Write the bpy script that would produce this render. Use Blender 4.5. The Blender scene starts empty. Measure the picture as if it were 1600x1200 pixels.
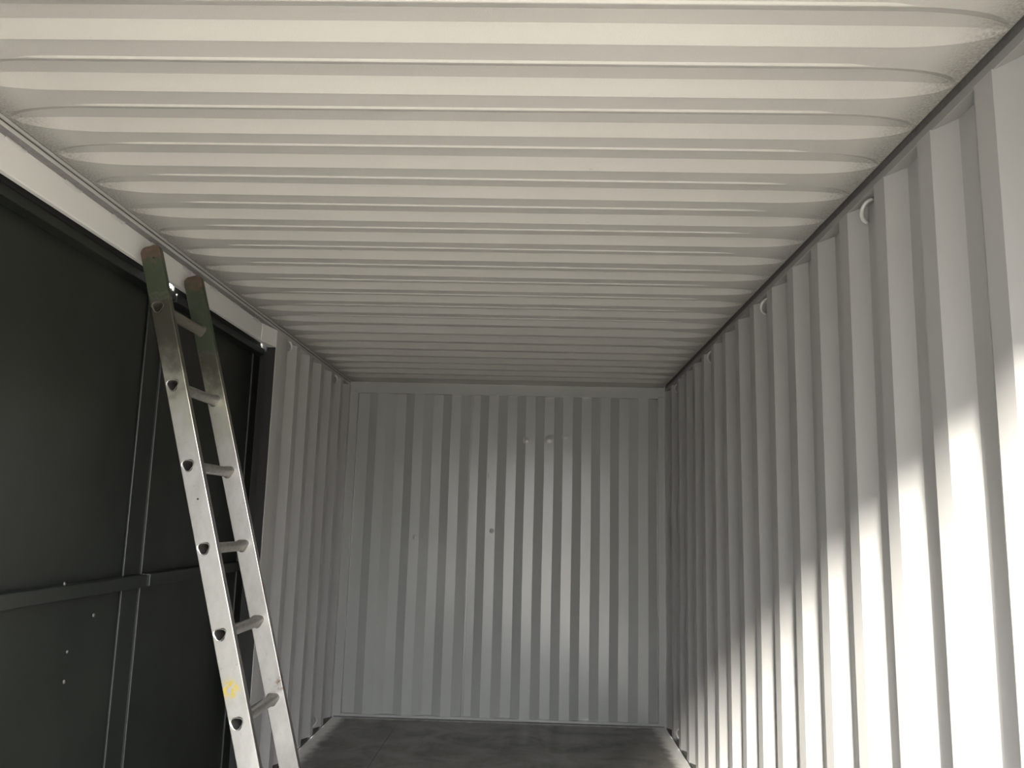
import bpy, bmesh, math, random
from mathutils import Vector, Matrix
random.seed(4)
S = bpy.context.scene
C = S.collection

# ------------------------------------------------------------------ camera, sky, sun, exposure
W, H, L, Y0 = 2.35, 2.401, 6.172, 0.28           # clear width, height, end wall, door plane
def set_camera():
    cx, cz, p, y, r, f = 1.3984, 1.3982, 0.16203, -0.03038, 0.02605, 1303.66
    sy, cy, sp, cp = math.sin(y), math.cos(y), math.sin(p), math.cos(p)
    fw = Vector((sy*cp, cy*cp, sp)); rt = Vector((cy, -sy, 0)); up = rt.cross(fw)
    a = math.cos(r)*rt + math.sin(r)*up; b = -math.sin(r)*rt + math.cos(r)*up
    cam = bpy.data.objects.new('camera', bpy.data.cameras.new('camera')); C.objects.link(cam)
    m = Matrix((a, b, -fw)).transposed().to_4x4(); m.translation = Vector((cx, 0, cz))
    cam.matrix_world = m
    cam.data.sensor_fit = 'HORIZONTAL'; cam.data.sensor_width = 36; cam.data.lens = f/1600*36
    cam.data.clip_start = .02
    S.camera = cam
set_camera()
S.view_settings.view_transform = 'Standard'; S.view_settings.look = 'None'
S.view_settings.gamma = 1; S.view_settings.use_curve_mapping = False
S.view_settings.exposure = 1.92

wd = bpy.data.worlds.new('sky'); S.world = wd; wd.use_nodes = True
bg = wd.node_tree.nodes['Background']
bg.inputs[0].default_value = (0.93, 0.96, 1.0, 1); # hazy overcast: luminance rises smoothly from horizon to zenith
_t = wd.node_tree; _c = _t.nodes.new('ShaderNodeTexCoord'); _x = _t.nodes.new('ShaderNodeSeparateXYZ')
_t.links.new(_c.outputs['Generated'], _x.inputs[0])
_m = _t.nodes.new('ShaderNodeMath'); _m.operation = 'MAXIMUM'; _m.inputs[1].default_value = 0; _t.links.new(_x.outputs[2], _m.inputs[0])
_a = _t.nodes.new('ShaderNodeMath'); _a.operation = 'MULTIPLY_ADD'; _a.inputs[1].default_value = 11.0; _a.inputs[2].default_value = 2.3
_t.links.new(_m.outputs[0], _a.inputs[0]); _t.links.new(_a.outputs[0], bg.inputs[1])

sun = bpy.data.objects.new('sun', bpy.data.lights.new('sun', 'SUN')); C.objects.link(sun)
SA, SE = math.radians(13), math.radians(23.4)
sd = Vector((math.sin(SA)*math.cos(SE), math.cos(SA)*math.cos(SE), -math.sin(SE)))
sun.rotation_euler = sd.to_track_quat('-Z', 'Y').to_euler()
sun.data.energy = 19.0; sun.data.angle = math.radians(9); sun.data.color = (1, .95, .86)

# ------------------------------------------------------------------ materials
class NT:
    def __init__(s, name):
        s.m = bpy.data.materials.new(name); s.m.use_nodes = True
        s.t = s.m.node_tree; s.b = s.t.nodes['Principled BSDF']
        s.co = s.t.nodes.new('ShaderNodeTexCoord')
    def n(s, typ, **k):
        o = s.t.nodes.new(typ)
        for a, v in k.items(): setattr(o, a, v)
        return o
    def l(s, a, b): s.t.links.new(a, b)
    def noise(s, scale, detail=3, rough=.5, stretch=None, dist=0):
        o = s.n('ShaderNodeTexNoise'); o.inputs['Scale'].default_value = scale
        o.inputs['Detail'].default_value = detail; o.inputs['Roughness'].default_value = rough
        o.inputs['Distortion'].default_value = dist
        if stretch:
            mp = s.n('ShaderNodeMapping'); mp.inputs['Scale'].default_value = stretch
            s.l(s.co.outputs['Object'], mp.inputs[0]); s.l(mp.outputs[0], o.inputs['Vector'])
        else: s.l(s.co.outputs['Object'], o.inputs['Vector'])
        return o.outputs['Fac']
    def rng(s, v, a, b, c, d, smooth=False):
        o = s.n('ShaderNodeMapRange'); s.l(v, o.inputs[0])
        if smooth: o.interpolation_type = 'SMOOTHSTEP'
        for i, x in enumerate((a, b, c, d)): o.inputs[1+i].default_value = x
        return o.outputs[0]
    def math(s, op, a, b=None):
        o = s.n('ShaderNodeMath', operation=op)
        for i, x in enumerate((a, b)):
            if x is None: continue
            if isinstance(x, (int, float)): o.inputs[i].default_value = x
            else: s.l(x, o.inputs[i])
        return o.outputs[0]
    def mix(s, f, a, b):
        o = s.n('ShaderNodeMix', data_type='RGBA')
        for k, x in ((0, f), (6, a), (7, b)):
            if isinstance(x, (int, float)): o.inputs[k].default_value = x
            elif isinstance(x, tuple): o.inputs[k].default_value = (*x, 1)
            else: s.l(x, o.inputs[k])
        return o.outputs[2]
    def xyz(s):
        o = s.n('ShaderNodeSeparateXYZ'); s.l(s.co.outputs['Object'], o.inputs[0]); return o.outputs
    def bump(s, h, strength, dist=.002, prev=None):
        o = s.n('ShaderNodeBump'); o.inputs['Strength'].default_value = strength
        o.inputs['Distance'].default_value = dist; s.l(h, o.inputs['Height'])
        if prev: s.l(prev, o.inputs['Normal'])
        s.l(o.outputs[0], s.b.inputs['Normal']); return o.outputs[0]
    def near(s, p, r0, r1):
        o = s.n('ShaderNodeVectorMath', operation='DISTANCE'); s.l(s.co.outputs['Object'], o.inputs[0])
        o.inputs[1].default_value = p
        return s.rng(o.outputs['Value'], r0, r1, 1, 0, True)
    def set(s, **k):
        for a, v in k.items():
            i = s.b.inputs[a]
            if isinstance(v, tuple): i.default_value = (*v, 1)
            elif isinstance(v, (int, float)): i.default_value = v
            else: s.l(v, i)
        return s.m

def paint(name, col, rough, dents=0.0, fine=.25, edge=False):
    t = NT(name)
    n1 = t.noise(1.7, 4); n2 = t.noise(420, 2)
    c = t.mix(t.rng(n1, .3, .75, 0, 1), col, tuple(x*.95 for x in col))
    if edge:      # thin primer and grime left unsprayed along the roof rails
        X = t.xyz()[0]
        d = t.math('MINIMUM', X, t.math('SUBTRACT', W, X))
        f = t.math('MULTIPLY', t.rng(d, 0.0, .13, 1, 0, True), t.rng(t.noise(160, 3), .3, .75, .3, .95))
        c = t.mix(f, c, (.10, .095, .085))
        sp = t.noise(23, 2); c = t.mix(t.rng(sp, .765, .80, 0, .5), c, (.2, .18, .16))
    r = t.rng(t.noise(9, 4), .3, .7, rough-.06, rough+.08)
    b = t.bump(n2, fine, .0006) if fine else None
    if dents: t.bump(t.noise(3.2, 2, stretch=(1, 1, .7)), dents, .02, b)
    return t.set(**{'Base Color': c, 'Roughness': rough})

M_wall = paint('white_gloss_paint', (.33, .325, .318), .32, 0, 0)
M_back = paint('white_gloss_paint_end', (.28, .28, .273), .23, .05, 0)
M_rail = paint('white_rail_paint', (.38, .375, .36), .42, 0, .15)
M_head = paint('white_header_paint', (.54, .535, .51), .42, 0, .1)
M_ceil = paint('sprayed_roof_paint', (.40, .388, .362), .5, 0, .9, True)

def mk_dark():
    t = NT('dark_green_door_paint')
    n = t.noise(2.1, 4)
    c = t.mix(t.rng(n, .3, .7, 0, 1), (.0055, .0072, .0055), (.010, .012, .009))
    b = t.bump(t.noise(240, 2), .15, .0005)
    t.bump(t.noise(2.4, 2), .25, .02, b)
    return t.set(**{'Base Color': c, 'Roughness': t.rng(n, .3, .7, .42, .55)})
M_dark = mk_dark()
def mk_dirt(name, col, rough):
    t = NT(name); n = t.noise(60, 3)
    return t.set(**{'Base Color': t.mix(n, col, tuple(x*.5 for x in col)), 'Roughness': rough})
M_seal = mk_dirt('black_rubber', (.012, .012, .012), .8)
M_grime = mk_dirt('grimy_sealant', (.10, .095, .085), .9)
M_under = mk_dirt('dark_rail_underside', (.20, .19, .19), .6)  # darker tone for the rail underside and right gutter
M_duller = paint('duller_rail_paint', (.25, .245, .235), .5, 0, 0)
M_bare = mk_dirt('worn_bare_metal', (.10, .10, .09), .45)

def mk_floor():
    t = NT('grey_painted_plywood')
    n = t.noise(3.5, 6, .62, dist=.6); g = t.noise(7, 5, .6, stretch=(6, .8, 1))
    c = t.mix(t.rng(n, .35, .65, 0, 1), (.075, .07, .062), (.20, .19, .175))
    c = t.mix(t.rng(g, .45, .8, 0, .5), c, (.16, .155, .145))
    s = t.noise(5, 3); c = t.mix(t.rng(s, .62, .8, 0, .6), c, (.035, .03, .027))
    x, y, z = t.xyz()
    d = t.math('MINIMUM', x, t.math('SUBTRACT', W, x))
    d2 = t.rng(t.math('SUBTRACT', L, y), 0, 1, .045, 1.045)
    d = t.math('MINIMUM', d, d2)
    d = t.math('ADD', d, t.rng(t.noise(14, 4), .2, .8, -.025, .025))
    c = t.mix(t.rng(d, .045, .125, .9, 0, True), c, (.62, .61, .58))     # white overspray along the walls
    t.bump(n, .3, .002)
    return t.set(**{'Base Color': c, 'Roughness': .5})
M_floor = mk_floor()
def mk_ground():
    t = NT('pale_concrete_yard'); n = t.noise(.8, 6)
    return t.set(**{'Base Color': t.mix(n, (.12, .105, .08), (.09, .078, .06)), 'Roughness': .9})
M_ground = mk_ground()
M_blocker = mk_dirt('blocker_grey', (.20, .20, .19), .7)  # surface of the unseen light blockers behind the camera
M_blocker_cap = mk_dirt('blocker_cap_grey', (.16, .15, .14), .7)

# ladder is described in its own frame: origin at the foot of the near stile, coordinates = world - LO
LO = Vector((.665, 2.80, 0))
def lw(x, y, z): return (x-LO.x, y-LO.y, z-LO.z)
def mk_alu():
    t = NT('worn_aluminium')
    n = t.noise(9, 5, .6, stretch=(1, 1, .5)); n2 = t.noise(38, 4, .6)
    base = t.mix(t.rng(n, .3, .72, 0, 1), (.60, .585, .56), (.36, .345, .32))
    base = t.mix(t.rng(n2, .62, .75, 0, .5), base, (.24, .20, .16))
    x, y, z = t.xyz()
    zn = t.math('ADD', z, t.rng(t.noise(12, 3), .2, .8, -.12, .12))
    # faded olive tint where old green paint was rubbed off
    base = t.mix(t.rng(zn, 1.5, 1.85, 0, .45, True), base, (.34, .34, .20))
    ys = t.math('MULTIPLY', t.near(lw(.425, 2.80, .835), .012, .045), t.rng(t.noise(60, 3), .4, .55, 0, 1))
    base = t.mix(ys, base, (.62, .48, .10))
    bs = t.math('MULTIPLY', t.near(lw(.495, 3.17, .79), .01, .045), t.rng(t.noise(75, 3), .5, .6, 0, 1))
    base = t.mix(bs, base, (.20, .10, .06))
    zp = t.math('ADD', z, t.rng(t.noise(55, 4), .2, .8, -.035, .035))
    far = t.rng(y, .1, .2, 0, .125)
    g = t.rng(t.math('ADD', zp, far), 2.12, 2.15, 0, 1)
    base = t.mix(t.rng(zn, 1.78, 1.98, 0, .88, True), base, (.085, .080, .062))   # shade on the upper stiles, painted into the colour
    gn = t.mix(t.rng(n2, .35, .7, 0, 1), (.016, .027, .013), (.028, .038, .018))
    tip = t.mix(t.rng(n2, .3, .6, 0, 1), (.035, .025, .016), (.07, .045, .027))
    gn = t.mix(t.rng(zp, 2.265, 2.29, 0, 1), gn, tip)
    col = t.mix(g, base, gn)
    b = t.bump(t.noise(300, 2, stretch=(1, 1, .1)), .12, .0004)
    t.bump(t.noise(7, 2), .08, .01, b)
    r = t.rng(n, .3, .7, .30, .42)
    r = t.math('MAXIMUM', r, t.math('MULTIPLY', g, .6))
    return t.set(**{'Base Color': col, 'Metallic': t.math('SUBTRACT', 1.0, g), 'Roughness': r})
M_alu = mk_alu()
M_rung = mk_dirt('brushed_aluminium_rung', (.42, .405, .38), .38); M_rung.node_tree.nodes['Principled BSDF'].inputs['Metallic'].default_value = .85

M_rungd = mk_dirt('shaded_top_rung', (.10, .092, .075), .5)  # darker copy of the rung colour, shade at the top painted in

# ------------------------------------------------------------------ helpers
def obj(name, bm, mat, parent=None, smooth=False, bevel=0, loc=None):
    me = bpy.data.meshes.new(name); bmesh.ops.recalc_face_normals(bm, faces=bm.faces)
    bm.to_mesh(me); bm.free(); me.materials.append(mat)
    if smooth:
        for p in me.polygons: p.use_smooth = True
    o = bpy.data.objects.new(name, me); C.objects.link(o)
    if parent: o.parent = parent
    if loc: o.location = loc
    if bevel:
        b = o.modifiers.new('bevel', 'BEVEL'); b.width = bevel; b.segments = 2; b.limit_method = 'ANGLE'
    return o
def box(bm, x0, x1, y0, y1, z0, z1):
    v = [bm.verts.new((x, y, z)) for x in (x0, x1) for y in (y0, y1) for z in (z0, z1)]
    for f in ((0,1,3,2),(4,6,7,5),(0,4,5,1),(2,3,7,6),(0,2,6,4),(1,5,7,3)): bm.faces.new([v[i] for i in f])
    return bm
def boxobj(name, dims, mat, parent=None, bevel=0): return obj(name, box(bmesh.new(), *dims), mat, parent, bevel=bevel)
def empty(name, loc=(0,0,0)):
    o = bpy.data.objects.new(name, None); o.location = loc; C.objects.link(o); return o
def struct(o, label):
    o['kind'] = 'structure'; o['label'] = label; return o
def sheet(rows):
    """grid of points -> bmesh with sharp folds; rows = list of equal-length point lists"""
    bm = bmesh.new(); g = [[bm.verts.new(p) for p in r] for r in rows]
    for i in range(len(g)-1):
        for j in range(len(g[0])-1): bm.faces.new((g[i][j], g[i][j+1], g[i+1][j+1], g[i+1][j]))
    return bm
def tube(bm, pts, r, n=8, close=True):
    pts = [Vector(p) for p in pts]; rings = []
    ref = Vector((0.13, .21, .97))
    for i, p in enumerate(pts):
        d = (pts[min(i+1, len(pts)-1)] - pts[max(i-1, 0)]).normalized()
        u = d.cross(ref).normalized(); w = d.cross(u)
        rings.append([bm.verts.new(p + r*(math.cos(2*math.pi*k/n)*u + math.sin(2*math.pi*k/n)*w)) for k in range(n)])
    for a, b in zip(rings, rings[1:]):
        for k in range(n): bm.faces.new((a[k], a[(k+1)%n], b[(k+1)%n], b[k]))
    if close: bm.faces.new(rings[0]); bm.faces.new(rings[-1])
    return bm

# ------------------------------------------------------------------ corrugated side walls
RT = 2.366                      # underside of the roof rail
def side_profile(y0, y1):
    """(offset outwards, y) of the pressed side sheet, pitch 278 mm"""
    out = []; k0 = int((y0-1.667)/.278)-2
    for k in range(k0, k0+30):
        b = 1.667+.278*k
        for dy, o in ((0, 0), (.071, 0), (.14, .036), (.209, .036)):
            out.append((o, b+dy))
    inside = [p for p in out if y0+.004 < p[1] < y1-.004]
    def at(y):
        for (o1, a), (o2, b) in zip(out, out[1:]):
            if a <= y <= b: return o1+(o2-o1)*(y-a)/(b-a)
        return 0
    return [(at(y0), y0)] + inside + [(at(y1), y1)]
def side_sheet(sgn, xin, y0, y1, zb, zt):
    prof = side_profile(y0, y1); zs = [zb + (zt-zb)*i/8 for i in range(9)]
    rows = []
    for o, y in prof:
        rows.append([(xin + sgn*(o + (.0015*math.sin(y*3.1+z*2.2))), y + .0015*math.sin(z*3+y*7), z) for z in zs])
    return sheet(rows)
def ring_mesh(sgn, xin, y, z, up=-1):
    """bent lashing loop welded in a recess under (or over) the rail"""
    pts = []
    for i in range(13):
        a = -math.pi/2 + math.pi*i/12
        pts.append((xin + sgn*(.028 - .027*math.cos(a)), y + .022*math.sin(a)*up - .004, z + .028*math.sin(a)))
    return tube(bmesh.new(), pts, .0062, 8)

wr = struct(obj('wall_right', side_sheet(1, W, Y0+.12, L-.005, 0.006, RT+.004), M_wall), 'white corrugated steel side wall on the right')
boxobj('top_rail', (W, W+.06, Y0, L+.05, RT, 2.392), M_duller, wr, .002)
boxobj('bottom_rail', (W+.003, W+.06, Y0, L+.04, -.03, .008), M_grime, wr)
boxobj('corner_post', (W+.002, W+.1, Y0-.06, Y0+.13, -.1, 2.39), M_rail, wr)
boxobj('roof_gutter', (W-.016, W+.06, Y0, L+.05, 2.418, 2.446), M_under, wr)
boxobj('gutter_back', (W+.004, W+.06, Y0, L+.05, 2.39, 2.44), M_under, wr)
for k in range(5):
    r = obj('lashing_ring', ring_mesh(1, W, 2.392+1.112*(k-1), 2.332), M_rail, wr, True); r['label'] = 'bent white lashing ring'
for k in range(4):
    obj('lashing_ring', ring_mesh(1, W, 2.392+1.112*k, .062, 1), M_rail, wr, True)

# ------------------------------------------------------------------ left side: header over side doors, short corrugated bay
J0, J1 = .62, 4.338             # side opening
wl = struct(obj('wall_left', side_sheet(-1, 0, J1+.106, L-.005, .006, RT+.004), M_wall), 'white corrugated steel wall left, beyond the side opening')
# roof rail: two lips with a dirty groove between
boxobj('top_rail', (-.06, 0, Y0, L+.05, 2.374, 2.386), M_rail, wl, .0015)
boxobj('top_rail_lip', (-.06, .001, Y0, L+.05, 2.394, 2.402), M_rail, wl, .0015)
boxobj('groove_back', (-.06, -.006, Y0, L+.05, 2.384, 2.44), M_grime, wl)
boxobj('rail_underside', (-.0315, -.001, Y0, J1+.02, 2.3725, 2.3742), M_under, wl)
boxobj('rail_web', (-.06, -.0005, J1+.1, L+.03, RT, 2.376), M_rail, wl)
boxobj('roof_gutter', (-.06, .016, Y0, L+.05, 2.438, 2.446), M_grime, wl)
hd = boxobj('header_plate', (-.05, -.030, Y0, J1+.012, 2.279, 2.376), M_head, wl, .003)
for y in [0.62+.285*i for i in range(13)]:
    if y > J1-.05: continue
    bm = bmesh.new(); ln = .085+random.uniform(-.012, .012)
    pts = [(-.030+.001*random.random(), y+ln*i/8, 2.3735-(.004 if i in (0, 8) else .0085+random.uniform(-.0012, .0012))) for i in range(9)]
    rows = [[(-.0305, p[1], 2.3745) for p in pts], [(-.0225, p[1], p[2]+.006) for p in pts], [(-.0262, p[1], p[2]-.001) for p in pts], [(-.0305, p[1], p[2]-.004) for p in pts]]
    bm.free(); obj('weld_bead', sheet(rows), M_rail, wl, True)
boxobj('door_post', (-.003, 0, J1, J1+.108, -.02, 2.372), M_rail, wl, .002)
_bm = bmesh.new()      # header plate dressed out flush with the post
_v = [[_bm.verts.new((x, y, z)) for x, y in ((-.034, J1-.16), (-.0285, J1-.16), (-.0005, J1+.0), (-.0005, J1+.108), (-.034, J1+.108))] for z in (2.2785, 2.3725)]
_bm.faces.new(_v[0]); _bm.faces.new(_v[1])
for i in range(5): _bm.faces.new((_v[0][i], _v[0][(i+1) % 5], _v[1][(i+1) % 5], _v[1][i]))
obj('post_head', _bm, M_head, wl)
boxobj('edge_gasket', (-.14, -.0905, J1+.084, J1+.16, -.06, 2.36), M_seal, wl)
boxobj('edge_gasket', (-.14, -.0905, J0-.07, J0+.014, -.06, 2.36), M_seal, wl)
boxobj('post_gasket', (-.05, -.0035, J1-.004, J1+.03, -.02, 2.28), M_seal, wl)
boxobj('door_post_return', (-.09, -.035, J1+.03, J1+.10, -.02, 2.372), M_seal, wl)
boxobj('near_post', (-.09, 0, Y0-.06, J0, -.02, 2.38), M_rail, wl, .003)
boxobj('bottom_rail', (-.06, -.003, J1, L+.04, -.03, .008), M_grime, wl)
boxobj('door_sill', (-.13, 0, J0, J1, -.06, .006), M_rail, wl, .003)
for k in (2, 3):
    obj('lashing_ring', ring_mesh(-1, 0, 2.392+1.112*k, 2.345), M_rail, wl, True)['label'] = 'bent white lashing ring'
    obj('lashing_ring', ring_mesh(-1, 0, 2.392+1.112*k, .062, 1), M_rail, wl, True)
# black door gasket above the leaves; two short stretches are missing and daylight shows
for a, b in ((Y0, 3.128), (3.245, 4.335), (4.415, L)):
    bm = box(bmesh.new(), -.094, -.082, a, b, 2.28, 2.352)
    obj('door_gasket', bm, M_seal, wl, bevel=.004)
boxobj('roof_flashing', (-.10, -.05, Y0, L, 2.352, 2.446), M_seal, wl)

# ------------------------------------------------------------------ side doors, dark green steel leaves
def leaf(name, y0, y1, zb, zt, stile_near, stile_far, barz, label):
    e = struct(empty(name, (-.1, (y0+y1)/2, 0)), label)
    off = e.location
    def p(nm, dims, mat=M_dark, bev=.003):
        bm = box(bmesh.new(), *dims)
        bmesh.ops.translate(bm, vec=-off, verts=bm.verts)
        return obj(nm, bm, mat, e, bevel=bev)
    p('door_sheet', (-.128, -.122, y0, y1, zb, zt))
    p('top_frame', (-.122, -.074, y0, y1, zt-.062, zt-.026))
    p('top_edge', (-.122, -.105, y0, y1, zt-.026, zt))
    p('bottom_frame', (-.122, -.08, y0, y1, zb, zb+.05))
    p('near_stile', (-.122, -.112, y0, y0+stile_near, zb+.05, zt-.062))
    p('far_stile', (-.122, -.112, y1-stile_far, y1, zb+.05, zt-.062))
    p('edge_flange', (-.122, -.102, y1-.012, y1, zb+.05, zt-.062))
    p('cross_bar', (-.122, -.078, y0, y1-.014, *barz))
    return e, off
d1, o1 = leaf('door_1', J0+.01, 3.250, .02, 2.302, .12, .135, (1.112, 1.158), 'nearer dark green steel side door leaf behind the ladder')
d2, o2 = leaf('door_2', 3.262, 4.43, .02, 2.302, .045, .11, (1.112, 1.158), 'farther dark green steel side door leaf')
for (y, z, r) in ((2.945, 1.037, .007), (2.80, .936, .006), (2.80, .842, .007), (2.66, 1.165, .006)):
    bm = bmesh.new(); bmesh.ops.create_uvsphere(bm, u_segments=10, v_segments=6, radius=r)
    bmesh.ops.scale(bm, vec=(.6, 1, 1), verts=bm.verts)
    bmesh.ops.translate(bm, vec=Vector((-.121 if z < 1.1 else -.077, y, z))-o1, verts=bm.verts)
    obj('bolt_head', bm, M_bare, d1, True)

# ------------------------------------------------------------------ end wall
def end_profile():
    pts = []
    for k in range(-1, 9):
        b = .142+.2782*k
        for dx, o in ((0, .033), (.066, 0), (.138, 0), (.206, .033)): pts.append((b+dx, o))
    pts = [p for p in pts if .062 < p[0] < 2.296]
    return [(.055, pts[0][1])] + pts + [(2.302, pts[-1][1])]
zs = [.02+(2.332-.02)*i/10 for i in range(11)]
wb = struct(obj('wall_back', sheet([[(x+.0012*math.sin(z*4+x*5), L+o+.002*math.sin(x*2.3+z*1.7), z) for z in zs] for x, o in end_profile()]), M_back), 'white corrugated steel end wall of the container')
boxobj('floor_joint', (.01, W-.01, L-.013, L-.0065, -.01, .0035), M_seal, wb)
boxobj('end_header', (-.02, W+.02, L-.004, L+.06, 2.318, 2.44), M_back, wb, .003)
boxobj('end_sill', (0, W, L-.006, L+.06, -.02, .020), M_back, wb, .002)
boxobj('corner_post', (-.06, .058, L-.008, L+.06, -.02, 2.33), M_back, wb, .003)
boxobj('corner_post', (W-.051, W+.06, L-.008, L+.06, -.02, 2.33), M_back, wb, .003)
bm = sheet([[(x, L+.033-d, z) for z in zs] for x, d in ((.905, -.002), (.908, .004), (.915, .005), (.922, .004), (.925, -.002))])
obj('sheet_weld', bm, M_back, wb)
# pressed dents where the panel was hit
for (x, z, rx, rz, d) in ((1.09, 1.32, .028, .03, .006), (.53, 1.26, .022, .03, .004), (1.06, 1.72, .03, .05, .003), (1.50, 2.0, .03, .03, .0015), (1.33, 1.99, .03, .035, .002), (1.62, 2.02, .03, .025, .0012)):
    bm = bmesh.new(); n = 14; rows = []
    for i in range(5):
        s = i/4; rows.append([(x+rx*s*math.cos(2*math.pi*j/n), L-.0005-d*(1-s*s)+.0035*s, z+rz*s*math.sin(2*math.pi*j/n)) for j in range(n+1)])
    bm.free(); o = obj('dent', sheet(rows), M_back, wb, True)

# ------------------------------------------------------------------ roof sheet (= ceiling)
def ceiling_mesh():
    P = .2170; xs = []
    n = 46
    for i in range(n+1):
        t = i/n; xs.append(.003 + (W-.017)*(.5-.5*math.cos(math.pi*t)))
    ycs = [1.785+P*k for k in range(-7, 20)]
    rows = []
    def sm(t): t = max(0, min(1, t)); return t*t*(3-2*t)
    for x in xs:
        e = min(x-.016, W-.022-x); s = math.sqrt(max(0, 1-(1-min(1, e/.21))**2)) if e > 0 else 0
        lip = sm((e-.19)/.08)*.0036
        sag = .004*math.sin(math.pi*x/W)
        r = [(x, Y0-.02, H)]
        for k, yc in enumerate(ycs):
            d = .0205*s*(1+.06*math.sin(k*2.1)); w0, w1 = .070*(.12+.88*s), .024*s+.001
            yo = yc + .0025*math.sin(k*1.7+x*1.3)
            a = P/2
            for dy, z in ((-w0-.0085, lip), (-w0-.0035, 0.), (-w0, 0.), (-w1, d), (w1, d), (w0, 0.), (w0+.0035, 0.), (w0+.0085, lip)):
                r.append((x, yo+dy*1.0, H-sag*0+z))
        r.append((x, 5.97, H)); r.append((x, L+.03, H-.002))
        rows.append(r)
    up0 = [(p[0]-.0005, p[1], 2.436) for p in rows[0]]; up1 = [(p[0]+.0005, p[1], 2.42) for p in rows[-1]]
    return sheet([up0]+rows+[up1])
ceil = struct(obj('ceiling', ceiling_mesh(), M_ceil), 'cream sprayed corrugated steel roof sheet seen from below')
boxobj('roof_front_strip', (-.05, W+.05, Y0-.06, Y0, 2.36, 2.446), M_rail, ceil)
boxobj('roof_skin', (-.06, W+.06, Y0-.06, L+.06, 2.446, 2.452), M_rail, ceil)

# ------------------------------------------------------------------ floor
fl = struct(boxobj('floor', (-.05, W+.06, Y0-.06, L+.06, -.14, -.024), M_seal), 'worn dark grey plywood floor with overspray along the walls')
gx = (.004, .487, W-.004); gy = (Y0, 1.72, 4.14, 6.166)
for i in range(2):
    for j in range(3):
        boxobj('plywood_panel', (gx[i]+.0015, gx[i+1]-.0015, gy[j]+.0015, gy[j+1]-.0015, -.024, -.0005*((i+j) % 2)), M_floor, fl, .0012)

# ------------------------------------------------------------------ open door end
wf = struct(boxobj('wall_front', (-.09, W+.1, Y0-.06, Y0+.02, 2.285, 2.40), M_rail), 'white door header at the open end of the container')
boxobj('door_threshold', (-.09, W+.1, Y0-.10, Y0, -.14, .0), M_rail, wf, .003)
boxobj('door_post', (-.09, .0, Y0-.10, Y0, -.14, 2.40), M_rail, wf, .003)
boxobj('door_post', (W, W+.1, Y0-.10, Y0, -.14, 2.40), M_rail, wf, .003)

# ------------------------------------------------------------------ the leaning ladder
U = Vector((-.2722, 0, .9622)); N = Vector((.9622, 0, .2722))     # along the stile, across the stile
RC = Vector((.3014, 0, 1.280))                                     # centre of the rung at z = 1.28
rung_s = [.285*k for k in range(-4, 4)]
def tri_outline(r, n=24):
    out = []
    for i in range(n):
        a = 2*math.pi*i/n
        rr = r*(1 + .13*math.cos(3*(a+math.pi/2)))
        out.append((rr*math.cos(a), rr*math.sin(a)))
    return out      # rounded triangle, apex down
lad = empty('ladder', LO)
lad['label'] = 'worn aluminium ladder with green-painted top ends leaning on the white header'
lad['category'] = 'ladder'
def stile(yn):
    cu = bpy.data.curves.new('stile', 'CURVE'); cu.dimensions = '2D'; cu.fill_mode = 'BOTH'
    cu.extrude = .014-.0025; cu.bevel_depth = .0025; cu.bevel_resolution = 2; cu.offset = -.0025
    s0, s1 = -1.328, 1.082; a, b = -.026, .045; r = .020
    pts = [(a, s0+.006), (b, s0+.006)]
    for i in range(7):
        t = math.pi/2*i/6; pts.append((b-r+r*math.cos(t), s1-r+r*math.sin(t)))
    for i in range(7):
        t = math.pi/2+math.pi/2*i/6; pts.append((a+r+r*math.cos(t), s1-r+r*math.sin(t)-.004*(i/6)))
    def spl(p):
        s = cu.splines.new('POLY'); s.points.add(len(p)-1); s.use_cyclic_u = True
        for q, c in zip(s.points, p): q.co = (c[0], c[1], 0, 1)
    spl(pts)
    for s in rung_s: spl([(x, s+y) for x, y in tri_outline(.0192)])
    tmp = bpy.data.objects.new('tmp', cu); C.objects.link(tmp)
    dg = bpy.context.evaluated_depsgraph_get()
    me = bpy.data.meshes.new_from_object(tmp.evaluated_get(dg))
    bpy.data.objects.remove(tmp)
    m = Matrix(((N.x, U.x, 0), (0, 0, -1), (N.z, U.z, 0))).to_4x4()
    m.translation = Vector((RC.x, yn+.014, RC.z)) - LO
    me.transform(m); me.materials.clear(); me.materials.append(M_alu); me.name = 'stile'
    o = bpy.data.objects.new('stile', me); C.objects.link(o); o.parent = lad
    return o
YN, YF = 2.80, 3.172
for yn in (YN, YF):
    st = stile(yn)
    # rubber foot under the stile
    ft = RC + U*(-1.325) + N*.0095
    bm = bmesh.new()
    top = [(-.040, .05), (.040, .05)]; bot = [(-.046, -.002), (.046, .0)]
    vs = []
    for yy in (yn-.004, yn+.032):
        for (n_, s_) in ((-.039, .06), (.039, .06)):
            p = ft + N*n_ + U*s_; vs.append(bm.verts.new(Vector((p.x, yy, p.z))-LO))
        for n_ in (.046, -.046):
            vs.append(bm.verts.new(Vector((ft.x+n_, yy, .001))-LO))
    bm.faces.new(vs[:4]); bm.faces.new(vs[4:])
    for i in range(4): bm.faces.new((vs[i], vs[(i+1) % 4], vs[4+(i+1) % 4], vs[4+i]))
    obj('foot', bm, M_seal, lad, bevel=.003)
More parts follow.
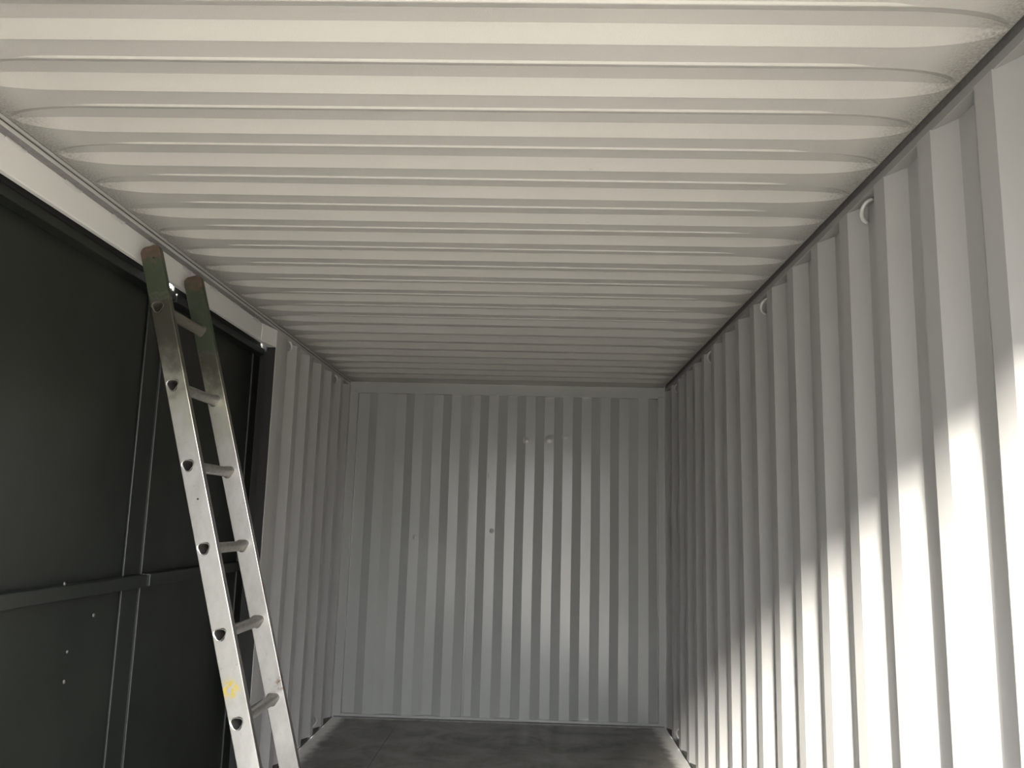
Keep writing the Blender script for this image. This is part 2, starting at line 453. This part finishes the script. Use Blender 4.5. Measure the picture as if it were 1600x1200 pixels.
def rung():
    bm = bmesh.new(); n = 24
    y0, y1 = YN-.0035, YF+.0315
    def ring(r, y):
        return [bm.verts.new((x, y, z)) for x, z in tri_outline(r, n)]
    seq = [ring(.0165, y1-.03), ring(.0165, y0+.012), ring(.0172, y0+.001), ring(.0192, y0), ring(.0200, y0), ring(.0206, y0+.002), ring(.0190, y0+.0042),
           ring(.0186, YN+.028), ring(.0235, YN+.0285), ring(.0225, YN+.033), ring(.0183, YN+.036),
           ring(.0183, YF-.008), ring(.0215, YF-.005), ring(.0238, YF-.0008), ring(.0186, YF), ring(.0186, y1-.004), ring(.0214, y1-.002), ring(.0192, y1), ring(.0165, y1), ring(.0165, y1-.03)]
    for a, b in zip(seq, seq[1:]):
        for k in range(n): bm.faces.new((a[k], a[(k+1) % n], b[(k+1) % n], b[k]))
    bmesh.ops.remove_doubles(bm, verts=bm.verts, dist=1e-6)
    bm2 = bm
    me = bpy.data.meshes.new('rung'); bmesh.ops.recalc_face_normals(bm2, faces=bm2.faces); bm2.to_mesh(me); bm2.free()
    me.materials.append(M_rung)
    for p in me.polygons: p.use_smooth = True
    try: me.set_sharp_from_angle(angle=math.radians(50))
    except Exception: pass
    return me
rm = rung()
for s in rung_s:
    o = bpy.data.objects.new('rung', rm); C.objects.link(o); o.parent = lad
    p = RC + U*s; o.location = Vector((p.x, 0, p.z)) - LO
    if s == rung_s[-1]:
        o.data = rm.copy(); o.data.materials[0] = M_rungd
bm = bmesh.new(); bmesh.ops.create_cone(bm, cap_ends=True, segments=12, radius1=.0035, radius2=.0035, depth=.002)
bmesh.ops.rotate(bm, matrix=Matrix.Rotation(math.pi/2, 3, 'X'), verts=bm.verts)
p = RC + U*.165 + N*.012; bmesh.ops.translate(bm, vec=Vector((p.x, YN-.0006, p.z))-LO, verts=bm.verts)
obj('rivet', bm, M_seal, lad)
p = RC + U*1.035 + N*.018
bm = bmesh.new(); bmesh.ops.create_cone(bm, cap_ends=True, segments=12, radius1=.004, radius2=.004, depth=.002)
bmesh.ops.rotate(bm, matrix=Matrix.Rotation(math.pi/2, 3, 'X'), verts=bm.verts)
bmesh.ops.translate(bm, vec=Vector((p.x, YN-.0006, p.z))-LO, verts=bm.verts)
obj('rivet', bm, M_seal, lad)

# ------------------------------------------------------------------ outside, behind the camera
g = struct(boxobj('ground', (-80, 80, -80, 60, -.34, -.14), M_ground), 'pale concrete yard around the container')
sh = struct(boxobj('sun_blocker', (-9, .60, -4.2, -4.0, -.14, 4.5), M_blocker), 'tall grey wall added outside the open end to cut off the sun')  # out of view, added so its edge ends the sun patch
boxobj('blocker_cap', (-9.05, .63, -4.24, -3.96, 4.5, 4.56), M_blocker_cap, sh)
hg = struct(boxobj('low_sky_blocker', (-70, 70, -40.3, -40.0, -.14, 4.5), M_blocker), 'dark fence added across the yard to screen the low sky')  # out of view, added to hold back sky light near the horizon
boxobj('blocker_cap', (-70, 70, -40.4, -39.9, 4.5, 4.58), M_blocker_cap, hg)
